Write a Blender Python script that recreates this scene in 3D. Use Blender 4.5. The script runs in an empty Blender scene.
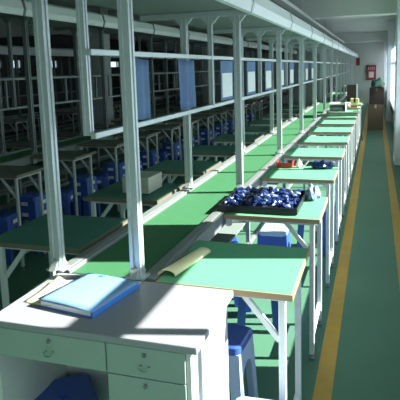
import bpy, bmesh, math, random
from mathutils import Matrix, Vector
random.seed(7)
SC = bpy.context.scene
COL = SC.collection
R = math.radians

# ------------------------------------------------------------------ materials
def mat(name, col, rough=0.5, metal=0.0, noise=0.0, scale=20.0, col2=None, bump=0.0, spec=0.5, trans=0.0, stretch=None):
    m = bpy.data.materials.new(name); m.use_nodes = True
    nt = m.node_tree; b = nt.nodes['Principled BSDF']
    b.inputs['Roughness'].default_value = rough
    b.inputs['Metallic'].default_value = metal
    b.inputs['Specular IOR Level'].default_value = spec
    b.inputs['Base Color'].default_value = (*col, 1)
    if noise or col2 or bump:
        tc = nt.nodes.new('ShaderNodeTexCoord'); mp = nt.nodes.new('ShaderNodeMapping')
        if stretch: mp.inputs['Scale'].default_value = stretch
        nz = nt.nodes.new('ShaderNodeTexNoise'); nz.inputs['Scale'].default_value = scale; nz.inputs['Detail'].default_value = 4
        nt.links.new(tc.outputs['Object'], mp.inputs['Vector']); nt.links.new(mp.outputs['Vector'], nz.inputs['Vector'])
        mx = nt.nodes.new('ShaderNodeMix'); mx.data_type = 'RGBA'
        c2 = col2 or tuple(c * (1 - noise) for c in col)
        mx.inputs[6].default_value = (*col, 1); mx.inputs[7].default_value = (*c2, 1)
        nt.links.new(nz.outputs['Fac'], mx.inputs[0]); nt.links.new(mx.outputs[2], b.inputs['Base Color'])
        if bump:
            bp = nt.nodes.new('ShaderNodeBump'); bp.inputs['Strength'].default_value = bump; bp.inputs['Distance'].default_value = .01
            nt.links.new(nz.outputs['Fac'], bp.inputs['Height']); nt.links.new(bp.outputs['Normal'], b.inputs['Normal'])
    return m

M = dict(
    floor=mat('green_epoxy', (.085, .21, .135), .5, noise=.25, scale=2.2, spec=.25),
    yellow=mat('yellow_paint', (.55, .32, .03), .55, noise=.25, scale=12),
    ceiling=mat('ceiling_paint', (.62, .66, .62), .9, noise=.1, scale=1.5),
    wall=mat('wall_paint', (.62, .65, .64), .8, noise=.08, scale=2),
    wall_far=mat('grey_wall', (.45, .47, .46), .8, noise=.08, scale=2),
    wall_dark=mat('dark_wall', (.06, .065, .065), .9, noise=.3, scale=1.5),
    pillar=mat('pillar_paint', (.80, .84, .88), .7, noise=.08, scale=2),
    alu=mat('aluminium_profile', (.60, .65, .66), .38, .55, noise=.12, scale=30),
    alu_dark=mat('dimmed_aluminium', (.20, .23, .225), .45, .4, noise=.2, scale=30),  # dimness of the left-hand lines is put into this metal colour
    steel=mat('white_steel', (.68, .72, .74), .4, noise=.08, scale=15),
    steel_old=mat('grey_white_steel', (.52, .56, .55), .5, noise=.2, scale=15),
    mat_dark=mat('dark_green_mat', (.06, .20, .155), .55, noise=.2, scale=8, spec=.3),  # darker, greyer green for the benches left of the conveyor
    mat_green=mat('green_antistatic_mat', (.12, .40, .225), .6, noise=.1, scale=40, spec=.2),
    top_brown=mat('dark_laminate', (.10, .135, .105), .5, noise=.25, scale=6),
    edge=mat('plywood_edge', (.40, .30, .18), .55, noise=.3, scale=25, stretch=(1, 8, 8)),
    edge_dark=mat('dark_plywood_edge', (.19, .165, .12), .6, noise=.3, scale=25),  # darker edge for the left and neighbouring benches
    belt=mat('green_belt', (.055, .185, .085), .55, noise=.15, scale=14, spec=.2),
    rail=mat('worn_rail_aluminium', (.30, .33, .33), .45, .4, noise=.15, scale=25),
    sunlit_blue=mat('sunlit_blue_plastic', (.40, .52, .78), .35, noise=.06, scale=10),  # sunlight on the blue stools, put into a paler colour
    canopy=mat('canopy_panel', (.20, .24, .225), .7, noise=.15, scale=5),
    duct=mat('white_sheet_metal', (.84, .88, .88), .35, noise=.1, scale=6),
    desk=mat('grey_desk_laminate', (.56, .59, .58), .45, noise=.05, scale=30),
    desk_top=mat('grey_desk_top', (.285, .29, .325), .4, noise=.06, scale=60),
    drawer=mat('drawer_front_laminate', (.30, .385, .345), .5, noise=.05, scale=20),
    blue=mat('blue_plastic', (.045, .11, .46), .35, noise=.08, scale=10),
    blue_light=mat('light_blue_plastic', (.12, .25, .62), .35, noise=.08, scale=10),
    red=mat('red_plastic', (.55, .05, .035), .35, noise=.1, scale=10),
    black=mat('black_plastic', (.012, .013, .017), .4),
    dark=mat('dark_rubber', (.03, .03, .03), .7),
    chrome=mat('chrome', (.45, .47, .48), .2, 1.0),
    paper=mat('white_paper', (.85, .86, .86), .7, noise=.04, scale=10),
    cream=mat('cream_paper', (.86, .77, .47), .7, noise=.1, scale=8),
    folder=mat('pale_blue_cover', (.23, .41, .70), .35, noise=.05, scale=6),
    folder_blue=mat('blue_cover', (.05, .22, .70), .35),
    cloth=mat('blue_cloth', (.14, .24, .44), .75, noise=.35, scale=9, stretch=(1, 1, .25)),
    beige=mat('beige_enamel', (.48, .50, .42), .5, noise=.1, scale=12),
    carton=mat('brown_cardboard', (.23, .165, .115), .85, noise=.25, scale=8),
    carton_dark=mat('dark_brown_cardboard', (.075, .05, .042), .8, noise=.3, scale=8),
    green_bag=mat('green_bag_plastic', (.12, .27, .20), .4, noise=.4, scale=14, bump=.4),
    film_blue=mat('blue_film', (.022, .05, .22), .2, noise=.7, scale=30, bump=.5),
    film_white=mat('clear_film', (.30, .38, .58), .15, noise=.5, scale=30, bump=.5),
    maroon=mat('maroon_enamel', (.20, .025, .03), .4, noise=.1, scale=10),
    pink=mat('pale_lettering', (.62, .45, .46), .6),
    orange=mat('orange_red_plastic', (.62, .12, .05), .4),
    yellow_box=mat('yellow_card', (.75, .62, .25), .7),
    frame=mat('window_aluminium', (.7, .74, .75), .4, .2),
    blind=mat('blind_fabric', (.7, .72, .7), .9),
)
def glass():
    m = bpy.data.materials.new('window_glass'); m.use_nodes = True; nt = m.node_tree
    nt.nodes.remove(nt.nodes['Principled BSDF'])
    t = nt.nodes.new('ShaderNodeBsdfTransparent'); g = nt.nodes.new('ShaderNodeBsdfGlossy'); g.inputs['Roughness'].default_value = .03
    x = nt.nodes.new('ShaderNodeMixShader'); x.inputs[0].default_value = .06
    t.inputs[0].default_value = (.97, .99, .98, 1)
    nt.links.new(t.outputs[0], x.inputs[1]); nt.links.new(g.outputs[0], x.inputs[2])
    nt.links.new(x.outputs[0], nt.nodes['Material Output'].inputs[0]); return m
M['glass'] = glass()
def cloth():
    m = mat('curtain_fabric', (.85, .88, .9), .9, noise=.05, scale=10); nt = m.node_tree
    t = nt.nodes.new('ShaderNodeBsdfTranslucent'); t.inputs[0].default_value = (.8, .85, .9, 1)
    x = nt.nodes.new('ShaderNodeMixShader'); x.inputs[0].default_value = .5
    nt.links.new(nt.nodes['Principled BSDF'].outputs[0], x.inputs[1]); nt.links.new(t.outputs[0], x.inputs[2])
    nt.links.new(x.outputs[0], nt.nodes['Material Output'].inputs[0]); return m
M['curtain'] = cloth()

# ------------------------------------------------------------------ mesh builder
class MB:
    def __init__(s): s.bm = bmesh.new(); s.slot = 0
    def _fin(s, vs):
        for v in vs:
            for f in v.link_faces: f.material_index = s.slot
    def box(s, x0, x1, y0, y1, z0, z1, bev=0.0, rot=None, piv=None):
        b = bmesh.new()
        bmesh.ops.create_cube(b, size=1)
        for v in b.verts:
            v.co = Vector(((x0 + x1) / 2 + v.co.x * (x1 - x0), (y0 + y1) / 2 + v.co.y * (y1 - y0), (z0 + z1) / 2 + v.co.z * (z1 - z0)))
        if bev: bmesh.ops.bevel(b, geom=b.edges[:], offset=bev, segments=2, affect='EDGES', profile=.5)
        if rot:
            p = Vector(piv) if piv else Vector(((x0 + x1) / 2, (y0 + y1) / 2, (z0 + z1) / 2))
            bmesh.ops.transform(b, matrix=Matrix.Translation(p) @ rot.to_4x4() @ Matrix.Translation(-p), verts=b.verts)
        s._merge(b); return s
    def _merge(s, b):
        me = bpy.data.meshes.new('t'); 
        for f in b.faces: f.material_index = s.slot
        b.to_mesh(me); b.free(); s.bm.from_mesh(me); bpy.data.meshes.remove(me)
    def bar(s, a, b, w, h=None, bev=0.0):
        """square bar from a to b"""
        a = Vector(a); b = Vector(b); d = b - a; L = d.length; h = h or w
        q = d.to_track_quat('Z', 'Y')
        t = bmesh.new(); bmesh.ops.create_cube(t, size=1)
        for v in t.verts: v.co = Vector((v.co.x * w, v.co.y * h, v.co.z * L))
        if bev: bmesh.ops.bevel(t, geom=t.edges[:], offset=bev, segments=1, affect='EDGES')
        bmesh.ops.transform(t, matrix=Matrix.Translation((a + b) / 2) @ q.to_matrix().to_4x4(), verts=t.verts)
        s._merge(t); return s
    def tube(s, pts, r, n=8, r2=None):
        t = bmesh.new(); pts = [Vector(p) for p in pts]; rings = []
        for i, p in enumerate(pts):
            d = (pts[min(i + 1, len(pts) - 1)] - pts[max(i - 1, 0)]).normalized()
            q = d.to_track_quat('Z', 'Y'); rr = r if r2 is None else r + (r2 - r) * i / (len(pts) - 1)
            rings.append([t.verts.new(p + q @ Vector((rr * math.cos(2 * math.pi * k / n), rr * math.sin(2 * math.pi * k / n), 0))) for k in range(n)])
        for a, b in zip(rings, rings[1:]):
            for k in range(n):
                f = t.faces.new((a[k], a[(k + 1) % n], b[(k + 1) % n], b[k])); f.smooth = True
        t.faces.new(rings[0][::-1]); t.faces.new(rings[-1])
        s._merge(t); return s
    def prism(s, poly, axis, a, b):
        """extrude 2-D polygon along axis ('x','y','z') from a to b"""
        t = bmesh.new()
        def P(u, v, w): return {'x': (w, u, v), 'y': (u, w, v), 'z': (u, v, w)}[axis]
        A = [t.verts.new(P(u, v, a)) for u, v in poly]; B = [t.verts.new(P(u, v, b)) for u, v in poly]
        n = len(poly)
        t.faces.new(A); t.faces.new(B)
        for k in range(n): t.faces.new((A[k], A[(k + 1) % n], B[(k + 1) % n], B[k]))
        bmesh.ops.recalc_face_normals(t, faces=t.faces[:])
        s._merge(t); return s
    def lathe(s, prof, n=16, c=(0, 0, 0)):
        t = bmesh.new(); c = Vector(c)
        rings = [[t.verts.new(c + Vector((r * math.cos(2 * math.pi * k / n), r * math.sin(2 * math.pi * k / n), z))) for k in range(n)] for r, z in prof]
        for a, b in zip(rings, rings[1:]):
            for k in range(n):
                f = t.faces.new((a[k], a[(k + 1) % n], b[(k + 1) % n], b[k])); f.smooth = True
        t.faces.new(rings[0][::-1]); t.faces.new(rings[-1]); s._merge(t); return s
    def grid(s, fn, nu, nv, thick=.001):
        """sheet from fn(u,v)->xyz, given a small thickness"""
        t = bmesh.new()
        V = [[t.verts.new(fn(i / nu, j / nv)) for j in range(nv + 1)] for i in range(nu + 1)]
        for i in range(nu):
            for j in range(nv):
                f = t.faces.new((V[i][j], V[i + 1][j], V[i + 1][j + 1], V[i][j + 1])); f.smooth = True
        t.normal_update()
        bmesh.ops.solidify(t, geom=t.faces[:], thickness=thick)
        s._merge(t); return s
    def build(s, name, m, parent=None, loc=None):
        me = bpy.data.meshes.new(name); s.bm.to_mesh(me); s.bm.free()
        o = bpy.data.objects.new(name, me); COL.objects.link(o)
        for k in (m if isinstance(m, (list, tuple)) else [m]): me.materials.append(M[k])
        if parent: o.parent = parent
        if loc: o.location = loc
        return o

def tag(o, label, cat, group=None, kind=None):
    if label: o['label'] = label
    if cat: o['category'] = cat
    if group: o['group'] = group
    if kind: o['kind'] = kind
    return o
def thing(name, label, cat, loc=(0, 0, 0), rz=0, group=None):
    o = bpy.data.objects.new(name, None); COL.objects.link(o); o.empty_display_size = .1
    o.location = loc; o.rotation_euler = (0, 0, rz)
    return tag(o, label, cat, group)
def struct(name, mb, m): return tag(mb.build(name, m), None, None, None, 'structure')
def copy_tree(o, parent=None):
    c = o.copy(); COL.objects.link(c)
    if parent: c.parent = parent
    for ch in list(o.children): copy_tree(ch, c)
    return c
class Proto:
    """first use hands out the original, later uses hand out copies"""
    def __init__(s, root): s.root = root; s.used = False
    def put(s, loc, rz=0, label=None, group=None, sc=None):
        o = s.root if not s.used else copy_tree(s.root)
        s.used = True
        o.location = loc; o.rotation_euler = (0, 0, rz)
        if label: o['label'] = label
        if group: o['group'] = group
        if sc: o.scale = sc
        return o
ORD = ['nearest', 'second', 'third', 'fourth', 'fifth', 'sixth', 'seventh', 'eighth', 'ninth', 'tenth', 'eleventh', 'twelfth', 'thirteenth', 'fourteenth', 'fifteenth']

H = .811          # bench height
YB = 24.0         # rear wall
WX = .47          # inner face of window wall
# ------------------------------------------------------------------ setting
struct('floor', MB().box(-9.2, .62, -3, YB + .2, -.1, 0), 'floor')
struct('ceiling', MB().box(-9.2, .62, -3, YB + .2, 2.8, 2.9), 'ceiling')
struct('floor_stripe', MB().box(-.265, -.178, -2.9, YB - .05, .0, .002), 'yellow')
struct('floor_stripe', MB().box(.192, .276, -2.9, YB - .05, .0, .002), 'yellow')
struct('wall_rear', MB().box(-9.2, .62, YB, YB + .15, 0, 2.8), 'wall_far')
struct('wall_front', MB().box(-9.2, .62, -3.15, -3, 0, 2.8), 'wall')
SILL, HEAD = .60, 2.12
w = MB(); w.box(WX, WX + .12, -3, YB, 0, SILL); w.box(WX, WX + .12, -3, YB, HEAD, 2.8)
struct('wall_right', w, 'wall')
PILL = [2.38, 9.0, 15.9, 22.4]
for y in PILL:
    struct('pillar', MB().box(.31, WX + .12, y, y + .50, 0, 2.8, .012), 'pillar')
rb = thing('shading_blind', 'added out-of-view blind shading the desk from its nearest window', 'blind', (WX - .012, .1, 0))  # out of view, added to shade part of the desk top
MB().box(0, .003, .01, 1.58, 1.70, 2.10).build('fabric', 'blind', rb)
MB().box(-.006, .009, .01, 1.58, 1.685, 1.70).build('bottom_bar', 'frame', rb)
MB().tube([(0, .0, 2.115), (0, 1.59, 2.115)], .02, 10).build('roller', 'frame', rb)
def curtain(y0, y1, label):
    c = thing('curtain', label, 'curtain', (WX - .05, y0, .42), 0, 'white curtains at the far windows')
    L = y1 - y0
    MB().grid(lambda u, v: (.018 * math.sin(u * L * 26), u * L, 1.72 * v), int(L * 26), 4, .001).build('fabric', 'curtain', c)
    MB().tube([(0, -.05, 1.735), (0, L + .05, 1.735)], .01, 8).build('rod', 'frame', c)
curtain(12.6, 15.8, 'white curtain drawn at the window before the farther right pillar')
curtain(17.5, 22.2, 'white curtain drawn at the last window near the rear wall')
struct('trim_2', MB().box(WX + .025, WX + .095, 1.70, 2.38, 1.69, 1.80, .003), 'frame')
struct('trim_1', MB().box(WX - .04, WX + .14, -3, YB, SILL - .03, SILL + .005, .004), 'frame')
spans = [(-3, 2.38), (2.88, 9.0), (9.50, 15.9), (16.40, 22.4)]
for n, (a, b) in enumerate(spans):
    f = MB(); t = .03
    f.box(WX + .03, WX + .09, a, b, SILL, SILL + t); f.box(WX + .03, WX + .09, a, b, HEAD - t, HEAD)
    f.box(WX + .045, WX + .075, a, b, 1.69, 1.69 + .04)
    k = max(1, round((b - a) / 1.6))
    for y in ([-3, -1.4, .1, 1.70, 2.38] if n == 0 else [a + (b - a) * i / k for i in range(k + 1)]):
        f.box(WX + .03, WX + .09, max(a, y - t / 2), min(b, y + t / 2), SILL + t, HEAD - t)
    o = struct('window_%d' % (n + 1), f, 'frame')
    MB().box(WX + .058, WX + .062, a, b, SILL + .01, HEAD - .01).build('window_pane', 'glass', o)
for k, y in enumerate([3.4, 9.8, 20.8]):
    struct('ceiling_beam', MB().box(-9.2, WX, y, y + .35, 2.45, 2.8, .01), 'ceiling')
# left wall with a strip of high windows
w = MB(); LX = -9.0
lw = [(8.3, 8.75), (9.2, 9.5), (10.1, 11.55), (12.0, 12.35), (13.1, 14.1), (15.3, 16.0), (17.0, 18.2)]
w.box(LX - .15, LX, -3, YB, 0, 1.80); w.box(LX - .15, LX, -3, YB, 2.02, 2.8)
yy = -3
for a, b in lw: w.box(LX - .15, LX, yy, a, 1.80, 2.02); yy = b
w.box(LX - .15, LX, yy, YB, 1.80, 2.02)
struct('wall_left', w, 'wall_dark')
for n, (a, b) in enumerate(lw):
    f = MB(); 
    f.box(LX - .09, LX - .05, a, b, 1.80, 1.82); f.box(LX - .09, LX - .05, a, b, 2.0, 2.02)
    f.box(LX - .09, LX - .05, a, a + .02, 1.82, 2.0); f.box(LX - .09, LX - .05, b - .02, b, 1.82, 2.0)
    o = struct('window_%d' % (n + 11), f, 'frame')
    MB().box(LX - .075, LX - .07, a + .02, b - .02, 1.82, 2.0).build('window_pane', 'glass', o)
for y in (9.0, 15.9):
    struct('column', MB().box(-5.07, -4.78, y, y + .3, 0, 2.8, .012), 'wall_far')

# ------------------------------------------------------------------ gantries
def profile(s):     # slotted aluminium extrusion
    g, d = s * .16, s * .16
    h = s / 2
    return [(-h, -h), (-g, -h), (-g, -h + d), (g, -h + d), (g, -h), (h, -h), (h, -g), (h - d, -g), (h - d, g), (h, g), (h, h), (g, h), (g, h - d), (-g, h - d), (-g, h), (-h, h), (-h, g), (-h + d, g), (-h + d, -g), (-h, -g)]
def post_mb(x, y, z0, z1, s=.042):
    return MB().prism([(x + u, y + v) for u, v in profile(s)], 'z', z0, z1)
def gantry(label, group, xl, xr, ys, z0, ztop, rail_t, rail_b, alu, y_end, dividers=0, first=0):
    root = thing('overhead_gantry', label, 'gantry', ((xl + xr) / 2, ys[0], z0), 0, group)
    ox, oy = root.location.x, root.location.y
    xl -= ox; xr -= ox; cx = 0
    y0 = ys[0] - oy; Y = [y - oy for y in ys]; ye = y_end - oy; ztop -= z0; rail_t -= z0; rail_b -= z0
    for j, y in enumerate(Y):
        e = first if j == 0 else 0
        for x in (xl + e, xr + e):
            p = post_mb(x, y, 0, ztop - .03).build('post', alu, root)
            b = MB(); b.box(x - .038, x + .038, y - .03, y + .03, 0, .008)
            for sy in (-1, 1):
                b.prism([(y + sy * .0215, .008), (y + sy * .05, .008), (y + sy * .0215, .045)], 'x', x - .014, x + .014)
            b.build('base_bracket', alu, p)
        c = MB().box(xl - .30, xr + .12, y - .02, y + .02, ztop - .03, ztop + .005, .003)
        for x in (xl + e, cx + e, xr + e):
            for sx in (-1, 1):
                c.prism([(x + sx * .0215, ztop - .03), (x + sx * .06, ztop - .03), (x + sx * .0215, ztop - .075)], 'y', y - .012, y + .012)
        c.build('crossbar', alu, root)
        post_mb(cx + e, y, rail_b, ztop - .03, .03).build('dropper', alu, root)
    if dividers:
        n = int((Y[-1] - Y[0]) / dividers)
        for i in range(n):
            MB().box(cx - .01, cx + .01, y0 + i * dividers - .01, y0 + i * dividers + .01, rail_b, rail_t).build('divider', alu, root)
    MB().box(cx - .0125, cx + .0125, y0 - .016, ye, rail_t - .012, rail_t + .012, .003).build('top_rail', alu, root)
    MB().box(cx - .0125, cx + .0125, y0 - .016, ye, rail_b - .012, rail_b + .012, .003).build('bottom_rail', alu, root)
    MB().box(xl - .28, xr + .10, y0 - .5, ye, ztop + .005, ztop + .03).build('canopy_panel', 'canopy', root)
    # white sheet metal lamp trough along the aisle edge
    d = MB().prism([(xr + .10, ztop - .035), (xr + .135, ztop - .035), (xr + .15, ztop + .02), (xr + .13, ztop + .10), (xr + .05, ztop + .135), (xr + .03, ztop + .03), (xr + .10, ztop + .03)], 'y', y0 - .5, ye)
    d = d.build('lamp_trough', 'duct', root)
    for i in range(int((ye - y0) / 1.555) + 1):
        yy = y0 - .2 + i * 1.555
        MB().prism([(xr + .085, ztop - .01), (xr + .14, ztop - .042), (xr + .157, ztop + .02), (xr + .136, ztop + .106), (xr + .05, ztop + .141), (xr + .05, ztop + .12)], 'y', yy, yy + .03).build('joint_cover', alu, d)
    return root
XL, XR = -1.19, -.835
ys = [1.81 + 1.555 * k for k in range(14)]
gantry('tall aluminium rack with white lamp trough over the green conveyor beside the aisle', 'overhead racks above the conveyors', XL, XR, ys, H + .003, 1.965, 1.68, 1.366, 'alu', 23.4, first=-.028)
NX = -2.42
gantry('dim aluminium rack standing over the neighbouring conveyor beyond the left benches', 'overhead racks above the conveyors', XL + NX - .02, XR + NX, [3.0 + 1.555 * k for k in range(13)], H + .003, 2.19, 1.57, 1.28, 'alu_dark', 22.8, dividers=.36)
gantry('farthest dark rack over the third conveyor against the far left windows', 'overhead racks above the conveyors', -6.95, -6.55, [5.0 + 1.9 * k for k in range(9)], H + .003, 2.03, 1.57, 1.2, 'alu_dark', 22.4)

# ------------------------------------------------------------------ conveyors
def conveyor(label, xc, y0, y1, wb=.31, belt='belt', alu='rail'):
    root = thing('belt_conveyor', label, 'conveyor', (xc, y0, 0), 0, 'assembly line conveyors')
    L = y1 - y0; h = wb / 2
    MB().box(-h, h, .012, L, .782, .797, .003).build('belt', belt, root)
    MB().tube([(-h, .01, .778), (h, .01, .778)], .018, 12).build('end_roller', alu, root)
    for sx in (-1, 1):
        r = MB()
        x0, x1 = sorted((sx * (h + .002), sx * (h + .068)))
        r.box(x0, x1, 0, L, .735, H, .003)
        r.box(x0 + .018, x1 - .018, .001, L - .01, H - .001, H + .003)
        r.build('side_rail', alu, root)
        x0, x1 = sorted((sx * (h + .03), sx * (h + .055)))
        MB().box(x0, x1, .1, L, .385, .42, .003).build('stringer', alu, root)
        n = int(L / 1.555)
        for i in range(n + 1):
            y = .12 + i * 1.555
            MB().box(x0, x1, y - .014, y + .014, 0, .735).build('leg', alu, root)
    MB().box(-h - .03, h + .03, .1, L, .55, .56).build('under_tray', 'canopy', root)
    return root
conveyor('long bright green belt conveyor between the two rows of benches beside the aisle', -1.0125, 1.815, 23.4)
conveyor('dim belt conveyor of the neighbouring line beyond the left benches', -1.0225 + NX, 2.6, 22.8, alu='alu_dark')
conveyor('dark belt conveyor of the third line near the far left windows', -6.75, 4.6, 22.4, alu='alu_dark')

# ------------------------------------------------------------------ workbenches
def bench(name, w, d, top, edge, steel, leg, label, cat='workbench', uframe=False):
    root = thing(name, label, cat)
    e = .006
    MB().box(-w / 2 + e, w / 2 - e, e, d - e, H - .02, H, .0015).build('tabletop', top, root)
    b = MB()
    b.box(-w / 2, w / 2, 0, e, H - .024, H - .001); b.box(-w / 2, w / 2, d - e, d, H - .024, H - .001)
    b.box(-w / 2, -w / 2 + e, e, d - e, H - .024, H - .001); b.box(w / 2 - e, w / 2, e, d - e, H - .024, H - .001)
    b.build('edge_band', edge, root)
    lx = w / 2 - .045
    for sx in (1,):
        for y in (.05, d - .05):
            l = MB().box(sx * lx - leg / 2, sx * lx + leg / 2, y - leg / 2, y + leg / 2, .03, H - .024, .003).build('leg', steel, root)
            MB().lathe([(.004, .03), (.004, .012), (.014, .010), (.016, 0)], 10, (sx * lx, y, 0)).build('foot', 'alu_dark', l)
        r = MB().box(sx * lx - leg * .45, sx * lx + leg * .45, .05 + leg / 2, d - .05 - leg / 2, H - .024 - leg, H - .025, .002)
        r.build('top_rail', steel, root)
        MB().box(sx * lx - leg * .45, sx * lx + leg * .45, .05 + leg / 2, d - .05 - leg / 2, .13, .13 + leg, .002).build('stretcher', steel, root)
    for y in (.05, d - .05):
        MB().bar((lx - leg * .4, y, H - .20), (lx - .15, y, H - .028), leg * .75, leg * .75).build('brace', steel, root)
        MB().box(-w / 2 + .004, -w / 2 + .03, y - .02, y + .02, H - .075, H - .026, .002).build('mounting_bracket', steel, root)
        MB().box(-w / 2 + .03, lx - leg / 2, y - leg * .4, y + leg * .4, H - .024 - leg * .8, H - .025).build('top_rail', steel, root)
    return root
W = .52
pr_ = Proto(bench('workbench', W, .515, 'mat_green', 'edge', 'steel', .026, 'x'))
RY = [1.79, 2.765, 3.79, 4.79, 5.72, 6.66, 7.62, 8.58, 9.55, 10.5, 11.5, 12.5]
for k, y in enumerate(RY):
    lb = {0: 'sunlit green-topped workbench directly behind the grey desk',
          1: 'green-topped workbench carrying the black tray of blue film parcels'}.get(k, '%s green-topped workbench along the aisle, counted from the grey desk' % ORD[k])
    pr_.put((-.522, y, 0), 0, lb, 'green workbenches on the aisle side of the conveyor')
LY = [2.06, 2.98, 3.93, 4.88, 5.83, 6.78, 7.73, 8.68, 9.63, 10.6, 11.6]
lp_ = Proto(bench('workbench', W, .515, 'mat_dark', 'edge_dark', 'steel', .026, 'x'))
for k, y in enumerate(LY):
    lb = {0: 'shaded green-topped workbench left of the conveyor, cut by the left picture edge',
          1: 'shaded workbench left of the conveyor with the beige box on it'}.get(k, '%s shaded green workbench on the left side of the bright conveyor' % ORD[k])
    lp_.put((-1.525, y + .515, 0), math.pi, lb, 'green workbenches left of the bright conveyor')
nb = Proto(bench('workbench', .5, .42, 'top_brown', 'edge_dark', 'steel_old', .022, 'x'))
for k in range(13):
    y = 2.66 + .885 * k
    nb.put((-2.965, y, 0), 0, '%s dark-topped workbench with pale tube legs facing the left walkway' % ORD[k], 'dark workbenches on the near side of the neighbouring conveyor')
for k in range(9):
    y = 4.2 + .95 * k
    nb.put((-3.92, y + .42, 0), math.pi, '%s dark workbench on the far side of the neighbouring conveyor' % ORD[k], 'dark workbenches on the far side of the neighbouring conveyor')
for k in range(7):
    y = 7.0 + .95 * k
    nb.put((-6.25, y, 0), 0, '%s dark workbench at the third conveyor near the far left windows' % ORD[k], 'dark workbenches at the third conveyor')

# ------------------------------------------------------------------ plastic stools
def stool(label, m, sticker=False, seat=None, s=.105, hgt=.42, splay=.125):
    root = thing('plastic_stool', label, 'stool')
    # seat: rounded square with raised lip and a finger hole ring
    def rsq(hw, z, r=.03, n=5):
        out = []
        for cx, cy, a0 in ((1, 1, 0), (-1, 1, 90), (-1, -1, 180), (1, -1, 270)):
            for i in range(n):
                a = R(a0 + 90 * i / (n - 1)); out.append((cx * (hw - r) + r * math.cos(a), cy * (hw - r) + r * math.sin(a), z))
        return out
    t = bmesh.new(); rings = []
    for hw, z, r in ((s - .004, hgt - .05, .03), (s + .004, hgt - .03, .03), (s + .003, hgt - .006, .03), (s - .006, hgt, .03), (s - .022, hgt - .002, .025), (.03, hgt - .006, .028), (.016, hgt - .007, .015), (.015, hgt - .03, .0145)):
        rings.append([t.verts.new(p) for p in rsq(hw, z, r)])
    for a, b in zip(rings, rings[1:]):
        for k in range(len(a)): t.faces.new((a[k], a[(k + 1) % len(a)], b[(k + 1) % len(a)], b[k])).smooth = False
    mb = MB(); bmesh.ops.recalc_face_normals(t, faces=t.faces[:]); mb._merge(t)
    mb.build('seat', seat or m, root)
    # four corner legs, each with half of the two neighbouring arches
    zt = hgt - .035; b = splay; at = zt - .075; aw = s * .62
    def out(z): return s + (b - s) * (1 - z / zt)
    for q in range(4):
        t = bmesh.new()
        def face(n_ax):       # half panel: points run from the arch crown to the leg foot
            inner, outer = [], []
            N = 8
            for i in range(N + 1):
                a = math.pi / 2 * i / N
                inner.append((aw * math.sin(a) * .98, at - aw + aw * math.cos(a)))
                outer.append((out(zt) * i / N * .999, zt))
            foot_in = b - .045
            inner += [(aw + (foot_in - aw) * .5, (at - aw) / 2), (foot_in, 0)]
            outer += [(out(zt * .5), zt * .5), (b, 0)]
            return inner, outer
        inner, outer = face(0)
        for side in (0, 1):
            vi, vo = [], []
            for (u, z), (u2, z2) in zip(inner, outer):
                for (uu, zz, L) in ((u, z, vi), (u2, z2, vo)):
                    d = out(zz)
                    p = (uu, d, zz) if side == 0 else (d, uu, zz)
                    L.append(t.verts.new(p))
            for k in range(len(vi) - 1):
                f = (vi[k], vi[k + 1], vo[k + 1], vo[k])
                t.faces.new(f if side == 0 else f[::-1])
        bmesh.ops.remove_doubles(t, verts=t.verts[:], dist=.0005)
        bmesh.ops.recalc_face_normals(t, faces=t.faces[:])
        bmesh.ops.solidify(t, geom=t.faces[:], thickness=.006)
        bmesh.ops.rotate(t, verts=t.verts[:], cent=(0, 0, 0), matrix=Matrix.Rotation(R(90 * q), 3, 'Z'))
        mb = MB(); mb._merge(t); mb.build('leg', m, root)
    if sticker:
        for q in (2, 3):
            t = MB().box(-.035, .035, s + .0125, s + .0145, zt - .045, zt - .012)
            bmesh.ops.rotate(t.bm, verts=t.bm.verts[:], cent=(0, 0, 0), matrix=Matrix.Rotation(R(90 * q), 3, 'Z'))
            t.build('sticker', 'paper', root)
    return root
sb = Proto(stool('x', 'blue'))
G = 'blue plastic stools under the aisle-side benches'
sb.put((-1.09, 1.585, 0), R(42), 'dark blue plastic stool tucked in the knee space under the grey desk', G, (1.1, 1.1, 1))
stool_a = Proto(stool('x', 'sunlit_blue', False, 'blue'))
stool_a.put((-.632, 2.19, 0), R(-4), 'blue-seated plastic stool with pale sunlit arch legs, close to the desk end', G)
sp = Proto(stool('x', 'blue', False, 'sunlit_blue'))
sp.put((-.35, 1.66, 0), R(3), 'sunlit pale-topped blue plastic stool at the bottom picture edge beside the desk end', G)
sb.put((-.66, 3.17, 0), R(4), 'blue plastic stool seen beneath the nearest green bench, behind its diagonal brace', G)
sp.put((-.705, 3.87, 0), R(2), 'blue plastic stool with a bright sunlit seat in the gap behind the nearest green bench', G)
sb.put((-1.0, 3.45, 0), R(14), 'blue plastic stool below the conveyor rail, left under the tray bench', G)
sb.put((-.50, 4.62, 0), R(6), 'blue plastic stool behind the tray of blue parcels, right of centre', G)
ns = Proto(stool('x', 'blue', True))
k = 0
for i in range(12):
    y = 3.18 + .885 * i
    for j, (dx, dz) in enumerate(((-2.98, 0), (-2.98, .10))):
        w_ = ('lower', 'upper')[j]
        ns.put((dx + .03 * ((i * 7) % 3 - 1), y + .03 * ((i * 5) % 3 - 1), dz), R(3 * ((i * 11) % 5 - 2)),
               '%s stool of the %s blue stack with white stickers between the dark benches' % (w_, ORD[i]), 'stacked blue stools between the dark benches')
for i in range(10):
    ns.put((-3.085 + .02 * (i % 3), 3.6 + .885 * i - .72, 0), R(8 * (i % 4)), '%s single blue stool under the dark benches by the left walkway' % ORD[i], 'single blue stools under the dark benches')

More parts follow.
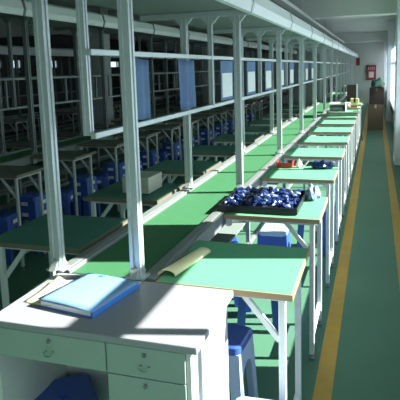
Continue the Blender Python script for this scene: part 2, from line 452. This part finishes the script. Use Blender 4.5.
# ------------------------------------------------------------------ desk
dk = thing('office_desk', 'pale grey office desk with drawers at the near end of the conveyor', 'desk', (-.84, 1.36, 0))
def D(mb, n, m, p=dk): return mb.build(n, m, p)
D(MB().box(-.362, .366, 0, .425, H - .024, H, .004), 'desktop', 'desk_top')
D(MB().box(-.352, -.334, .008, .418, 0, H - .024), 'side_panel', 'desk')
D(MB().box(-.334, .07, .398, .412, .25, H - .024), 'back_panel', 'desk')
body = MB(); body.box(.068, .082, .012, .418, .03, H - .024); body.box(.328, .342, .012, .418, .0, H - .024)
body.box(.082, .328, .404, .418, .03, H - .024); body.box(.082, .328, .02, .404, .03, .045)
D(body, 'pedestal', 'desk')
def pull(mb, x, z, r=.014):
    mb.tube([(x + r * math.cos(a), -.006 - .004 * math.sin(-a), z + r * .8 * math.sin(a)) for a in [math.pi + math.pi * i / 10 for i in range(11)]], .0022, 6)
    for sx in (-1, 1): mb.tube([(x + sx * r, .006, z), (x + sx * r, -.007, z)], .0035, 8)
    return mb
def front(name, x0, x1, z0, z1, lock=True):
    f = D(MB().box(x0, x1, .004, .02, z0, z1, .0015), name, 'drawer')
    xc = (x0 + x1) / 2
    pull(MB(), xc, z0 + (z1 - z0) * .40).build('handle', 'chrome', f)
    if lock:
        l = MB(); l.tube([(xc, .006, z1 - .022), (xc, -.002, z1 - .022)], .007, 12); l.box(xc - .002, xc + .002, -.004, -.0015, z1 - .028, z1 - .016)
        l.build('lock', 'alu_dark', f)
    return f
front('drawer', -.332, .066, .688, H - .026)
front('drawer', .0705, .3265, .688, H - .026)
front('drawer', .0705, .3265, .50, .685)
front('drawer', .0705, .3265, .06, .497)

# ------------------------------------------------------------------ things on the desk
fo = thing('document_folder', 'blue document folder with white pages lying on the grey desk', 'folder', (-.955, 1.602, H + .0015), R(-9))
MB().box(-.118, .118, -.135, .135, 0, .003).build('back_cover', 'folder_blue', fo)
p = MB(); p.box(-.108, .108, -.132, .128, .003, .018); p.build('pages', 'paper', fo)
MB().box(.1085, .118, -.135, .135, .003, .021, .001).build('spine', 'folder_blue', fo)
MB().grid(lambda u, v: (-.118 + .236 * u, -.137 + .272 * v, .0215 + .004 * math.sin(math.pi * u) + .006 * (1 - v) * (1 - u)), 10, 8, .0015).build('front_cover', 'folder', fo)
MB().box(-.05, -.03, .112, .126, .0255, .0265).build('label_tab', 'folder_blue', fo)
tag(MB().grid(lambda u, v: (-1.165 + .13 * u + .03 * v, 1.505 + .18 * v - .03 * u, H + .0022 + .028 * (1 - u) ** 2 * v ** 1.5 + .02 * u * u * (1 - v) * .5), 10, 10, .0008).build('paper_sheet', 'cream'), 'curled cream paper sheet beside the blue folder on the desk', 'paper', 'loose papers')
tag(MB().box(-1.0, -.83, 1.70, 1.775, H, H + .001).build('paper_sheet', 'paper'), 'flat white paper sheet sticking out behind the blue folder', 'paper', 'loose papers')
# curled paper on the first bench
def curl(u, v):
    a = R(200) * u - R(10); r = .036 - .004 * v
    return (-.758 + r * math.cos(math.pi - a) + .058 * v, 1.845 + .30 * v, H + .002 + .55 * (r * math.sin(a) + .008))
tag(MB().grid(curl, 14, 4, .001).build('paper_roll', 'cream'), 'half-rolled cream paper lying on the sunlit green bench by the conveyor', 'paper')

# black tray with blue film parcels
TX, TY, TZ = -.608, 3.035, H + .0045
tr = thing('parts_tray', 'shallow black tray of blue film parcels on the green bench', 'tray', (TX, TY, TZ))
MB().box(-.215, .215, -.215, .225, 0, .004).build('base', 'black', tr)
r_ = MB(); r_.box(-.222, .222, -.222, -.215, 0, .034); r_.box(-.222, .222, .225, .232, 0, .034); r_.box(-.222, -.215, -.215, .225, 0, .034); r_.box(.215, .222, -.215, .225, 0, .034)
r_.build('rim', 'black', tr)
s_ = MB()
for i in range(330):
    t = bmesh.new(); bmesh.ops.create_icosphere(t, subdivisions=1, radius=.02)
    sx, sy, sz = random.uniform(.6, 1.3), random.uniform(.5, 1), random.uniform(.35, .8)
    rot = Matrix.Rotation(random.uniform(0, 6.28), 3, 'Z') @ Matrix.Rotation(random.uniform(-.8, .8), 3, 'X')
    c = Vector((random.uniform(-.19, .19), random.uniform(-.19, .20), random.uniform(.02, .05)))
    for v in t.verts:
        v.co = rot @ Vector((v.co.x * sx, v.co.y * sy, v.co.z * sz)) * random.uniform(.75, 1.2) + c
        if abs(v.co.x) > .212: v.co.x = math.copysign(.212, v.co.x)
        if abs(v.co.y - .005) > .215: v.co.y = .005 + math.copysign(.215, v.co.y)
        v.co.z = max(v.co.z, .0045)
    s_.slot = 1 if random.random() < .13 else 0
    s_._merge(t)
tag(s_.build('film_parcels', ['film_blue', 'film_white'], None, (TX, TY, TZ)), 'heap of glossy blue film-wrapped parts filling the black tray', 'parcels', None, 'stuff')

# beige box on the left bench
bx = thing('instrument_box', 'beige instrument box standing on the shaded left bench by the front post', 'box', (-1.475, 3.235, H))
MB().box(-.095, .095, -.115, .115, .006, .105, .004).build('case', 'beige', bx)
MB().box(-.097, .097, -.117, .117, .088, .112, .005).build('lid', 'beige', bx)
for sx in (-1, 1):
    for sy in (-1, 1): MB().lathe([(.009, 0), (.009, .006)], 10, (sx * .08, sy * .1, 0)).build('foot', 'dark', bx)

# ------------------------------------------------------------------ hanging sheets
def sheet(y0, y1, z0, z1, ph, mb=None, x=-1.01):
    return MB().grid(lambda u, v: (x + .012 * math.sin(6.3 * u * 2 + ph) * (.4 + .6 * (1 - v)), y0 + (y1 - y0) * u, z0 + (z1 - z0) * v + .004 * math.sin(5 * u + ph)), 16, 6, .0015)
SH = [(2.06, 2.345), (2.735, 3.0)]
for i, (a, b) in enumerate(SH):
    tag(sheet(a, b, 1.386, 1.66, i * 2.0).build('hanging_cloth', 'cloth'),
        ['blue cloth hanging in the rack frame right of the thick front post', 'narrow blue cloth hanging in the rack frame left of the second dropper'][i], 'cloth', 'blue cloths hung in the rack')
y = 3.58
for i in range(8):
    root = thing('document_sleeve', '%s hanging white document in a blue sleeve along the rack, counted from the desk' % ORD[i], 'document', (-1.01, y, 1.386), 0, 'documents hung in the rack')
    MB().box(-.002, .002, 0, .33, 0, .275).build('sleeve', 'cloth', root)
    MB().box(.002, .004, .03, .30, .02, .19).build('page', 'paper', root)
    y += .78 if i % 2 else .80

# ------------------------------------------------------------------ far end of the aisle
def carton(name, label, loc, w, d, h, m, tape='yellow_box', flap=False):
    root = thing(name, label, 'box', loc)
    MB().box(-w / 2, w / 2, 0, d, 0, h - .004, .004).build('body', m, root)
    MB().box(-w / 2 - .001, -.004, -.001, d + .001, h - .008, h).build('flap', m, root)
    MB().box(.004, w / 2 + .001, -.001, d + .001, h - .008, h).build('flap', m, root)
    MB().box(-.02, .02, -.0025, d + .0025, h - .08, h + .0012).build('tape', tape, root)
    return root
carton('cardboard_box', 'brown cardboard box standing on the floor at the far end of the aisle', (.02, 13.95, 0), .37, .4, .63, 'carton')
carton('cardboard_box', 'dark brown box stacked on the brown cardboard box in the aisle', (.04, 14.0, .632), .34, .34, .41, 'carton_dark', 'carton')
gb = bmesh.new(); bmesh.ops.create_icosphere(gb, subdivisions=3, radius=1)
for v in gb.verts:
    z = max(v.co.z, -.55); k = 1 + .10 * math.sin(7 * v.co.x + 3 * v.co.y) + .07 * math.sin(11 * v.co.y + 5 * v.co.z)
    v.co = Vector((v.co.x * .16 * k, v.co.y * .13 * k, (z + .55) * .145 * (1 + .12 * math.sin(6 * v.co.x))))
mb = MB(); mb._merge(gb)
tag(mb.build('plastic_bag', 'green_bag', None, (.06, 14.17, 1.045)), 'crumpled green plastic bag on top of the dark brown box', 'bag')
c = carton('cardboard_box', 'upright brown box with a white board at its side on the last benches', (-.50, 12.55, H), .2, .25, .36, 'carton_dark', 'carton_dark')
MB().box(.103, .122, 0, .25, 0, .38).build('board', 'paper', c)
# goods on the far benches
b = thing('open_carton', 'white open carton lying on its side on a far bench', 'box', (-.62, 9.65, H))
sh = MB(); sh.box(-.14, .14, 0, .3, .12, .15); sh.box(-.14, .14, 0, .3, 0, .006); sh.box(.132, .14, 0, .3, .006, .12); sh.box(-.14, -.132, 0, .3, .006, .12); sh.box(-.132, .132, .29, .3, .006, .12)
sh.build('shell', 'paper', b)
MB().box(-.13, .09, .02, .28, .006, .09, .02).build('content', 'alu_dark', b)
tray = thing('parts_bin', 'orange-red parts bin at the aisle edge of a far bench', 'bin', (-.375, 10.56, H))
MB().prism([(-.06, 0), (.06, 0), (.07, .055), (.064, .055), (.056, .006), (-.056, .006), (-.064, .055), (-.07, .055)], 'y', 0, .2).build('shell', 'orange', tray)
MB().box(-.056, .056, .002, .008, .006, .04).build('front_lip', 'orange', tray)
yb = carton('card_box', 'small yellow card box on a far bench behind the orange-red bin', (-.40, 11.62, H), .16, .16, .11, 'yellow_box', 'black')
pb = thing('paper_pad', 'white paper pad lying on a far bench beyond the open carton', 'paper', (-.62, 11.7, H))
MB().box(-.14, .12, 0, .28, 0, .012).build('pages', 'paper', pb); MB().box(-.14, .12, .26, .281, .012, .014).build('binding', 'folder_blue', pb)
rb_ = thing('parts_bin', 'small red parts bin on the back edge of the third green bench', 'bin', (-.675, 4.19, H))
MB().prism([(-.058, 0), (.058, 0), (.066, .05), (.060, .05), (.054, .006), (-.054, .006), (-.060, .05), (-.066, .05)], 'y', 0, .1).build('shell', 'red', rb_)
MB().box(-.054, .054, .002, .008, .006, .042).build('front_lip', 'red', rb_)
def lump(name, m, loc, r, label, cat, seed, sub=3):
    rnd = random.Random(seed); t = bmesh.new(); bmesh.ops.create_icosphere(t, subdivisions=sub, radius=1)
    ph = [rnd.uniform(0, 6) for _ in range(6)]
    for v in t.verts:
        x, y, z = v.co; k = 1 + .12 * math.sin(6 * x + ph[0] + 3 * z) + .10 * math.sin(9 * y + ph[1]) + .07 * math.sin(14 * x + 8 * y + ph[2])
        v.co = Vector((x * r[0] * k, y * r[1] * k, max(0, (z + .6) / 1.6 * r[2] * 1.25 * (1 + .15 * math.sin(8 * x + ph[3])))))
    mb = MB(); mb._merge(t); o = mb.build(name, m, None, loc); return tag(o, label, cat)
lump('paper_scrap', 'paper', (-.565, 4.24, H), (.022, .022, .05), 'crumpled white paper scrap right of the small red bin', 'paper', 1, 2)
lump('film_bag', 'film_blue', (-.385, 4.22, H), (.085, .05, .05), 'blue film bag at the aisle end of the bench with the red bin', 'bag', 2)
lump('film_bag', 'film_white', (-.345, 3.20, H), (.042, .05, .07), 'bluish clear film bag on the bench right behind the black tray', 'bag', 3)
ec = thing('enamel_tray', 'cream tray with a rim lying flat on a far bench behind the open carton', 'tray', (-.60, 10.62, H))
MB().box(-.15, .13, 0, .24, 0, .02, .004).build('base', 'cream', ec)
e2 = MB(); e2.box(-.15, .13, 0, .012, .02, .045); e2.box(-.15, .13, .228, .24, .02, .045); e2.box(-.15, -.138, .012, .228, .02, .045); e2.box(.118, .13, .012, .228, .02, .045); e2.build('rim', 'paper', ec)
def drape(u, v):
    y = 9.66 + .24 * u
    if v < .25: return (-.36 + .104 * v / .25, y, H + .0015)
    w = (v - .25) / .75
    return (-.256 + .004 + .010 * math.sin(9 * u + 3 * w) * w + .055 * w ** .5, y, H - .002 - .52 * w + .03 * math.sin(5 * u) * w)
tag(MB().grid(drape, 8, 16, -.002).build('dust_cloth', 'black'), 'black cloth hanging off the aisle edge of a far bench', 'cloth')
for i, yy in enumerate((12.6, 14.2)):
    hb = thing('hanging_board', ['nearer', 'farther'][i] + ' dark board hung below the rack frame far down the line', 'board', (-1.01, yy, 1.0), 0, 'dark boards hung low in the rack')
    MB().box(-.008, .008, 0, .75, 0, .31, .003).build('panel', 'carton_dark', hb)
    for q in (.08, .47): MB().tube([(0, q, .31), (0, q, .353)], .004, 6).build('hanger', 'alu_dark', hb)
# red cabinet on the rear wall
cb = thing('fire_hose_cabinet', 'maroon fire cabinet with pale markings mounted on the rear wall', 'cabinet', (-.16, YB - .1, .98))
MB().box(-.19, .19, 0, .1, 0, .62, .01).build('case', 'maroon', cb)
dr = MB().box(-.165, .165, -.012, 0, .03, .59, .004).build('door', 'maroon', cb)
t = MB()
for x in (-.115, -.04, .035, .11):
    t.box(x - .028, x + .028, -.016, -.012, .44, .455); t.box(x - .028, x + .028, -.016, -.012, .51, .525); t.box(x - .007, x + .007, -.016, -.012, .455, .51)
t.build('lettering', 'pink', dr)
g_ = MB(); g_.box(-.10, .10, -.016, -.012, .10, .35); g_.build('window_pane', 'pink', dr)
MB().box(.13, .145, -.024, -.012, .25, .33).build('handle', 'chrome', dr)
hs = thing('hanging_sign', 'small dark brown sign board hanging at the far end of the rack', 'sign', (-.66, 22.3, 1.60))
MB().box(-.07, .07, 0, .02, 0, .30).build('board', 'maroon', hs)
for sx in (-.05, .05): MB().tube([(sx, .01, .30), (sx, .01, .385)], .004, 6).build('hanger', 'alu_dark', hs)
# ceiling cable tray above the rack
ct = thing('cable_tray', 'dark cable tray hung from the ceiling above the rack', 'cable tray', (-1.10, 3.85, 2.38))
t = MB(); t.box(-.05, .05, 0, 16, 0, .006); t.box(-.05, -.044, 0, 16, .006, .05); t.box(.044, .05, 0, 16, .006, .05); t.build('channel', 'ceiling', ct)
for i in range(11): MB().tube([(0, .3 + 1.5 * i, .006), (0, .3 + 1.5 * i, .42)], .003, 6).build('hanger', 'ceiling', ct)

# ------------------------------------------------------------------ light
wd = bpy.data.worlds.new('sky'); SC.world = wd; wd.use_nodes = True
bg = wd.node_tree.nodes['Background']; bg.inputs[0].default_value = (.74, .89, 1.0, 1); bg.inputs[1].default_value = 1.9
sl = bpy.data.lights.new('sun', 'SUN'); sl.energy = 25; sl.angle = R(.6); sl.color = (1, .97, .90)
so = bpy.data.objects.new('sun', sl); COL.objects.link(so)
so.rotation_euler = Vector((-1, -.24, -.70)).to_track_quat('-Z', 'Y').to_euler()
so.location = (4, 4, 4)
for n, (a, b) in enumerate(spans):
    pl = bpy.data.lights.new('window_portal', 'AREA'); pl.shape = 'RECTANGLE'; pl.size = b - a; pl.size_y = HEAD - SILL
    pl.cycles.is_portal = True
    po = bpy.data.objects.new('window_portal', pl); COL.objects.link(po)
    po.location = (WX + .2, (a + b) / 2, (SILL + HEAD) / 2)
    po.rotation_euler = Matrix(((0, 0, 1), (1, 0, 0), (0, 1, 0))).to_euler()   # local -Z faces -X

# ------------------------------------------------------------------ camera
cam = bpy.data.cameras.new('camera'); co = bpy.data.objects.new('camera', cam); COL.objects.link(co)
cam.sensor_width = 36; cam.lens = 536 / 400 * 36; cam.shift_x = .005; cam.shift_y = -.1275
cam.clip_start = .02
Rw = Matrix(((0.94994583, 0.01665902, -0.3119702), (0.3109453, -0.14715158, 0.93896722), (-0.03026463, -0.98897365, -0.14496607)))
rx, ry, rz = (Vector((Rw[0][i], Rw[1][i], Rw[2][i])) for i in range(3))
co.matrix_world = Matrix(((rx.x, -ry.x, -rz.x, 0), (rx.y, -ry.y, -rz.y, 0), (rx.z, -ry.z, -rz.z, 1.6), (0, 0, 0, 1)))
SC.camera = co
vs = SC.view_settings; vs.view_transform = 'Standard'; vs.look = 'None'; vs.gamma = 1; vs.use_curve_mapping = False; vs.exposure = 0
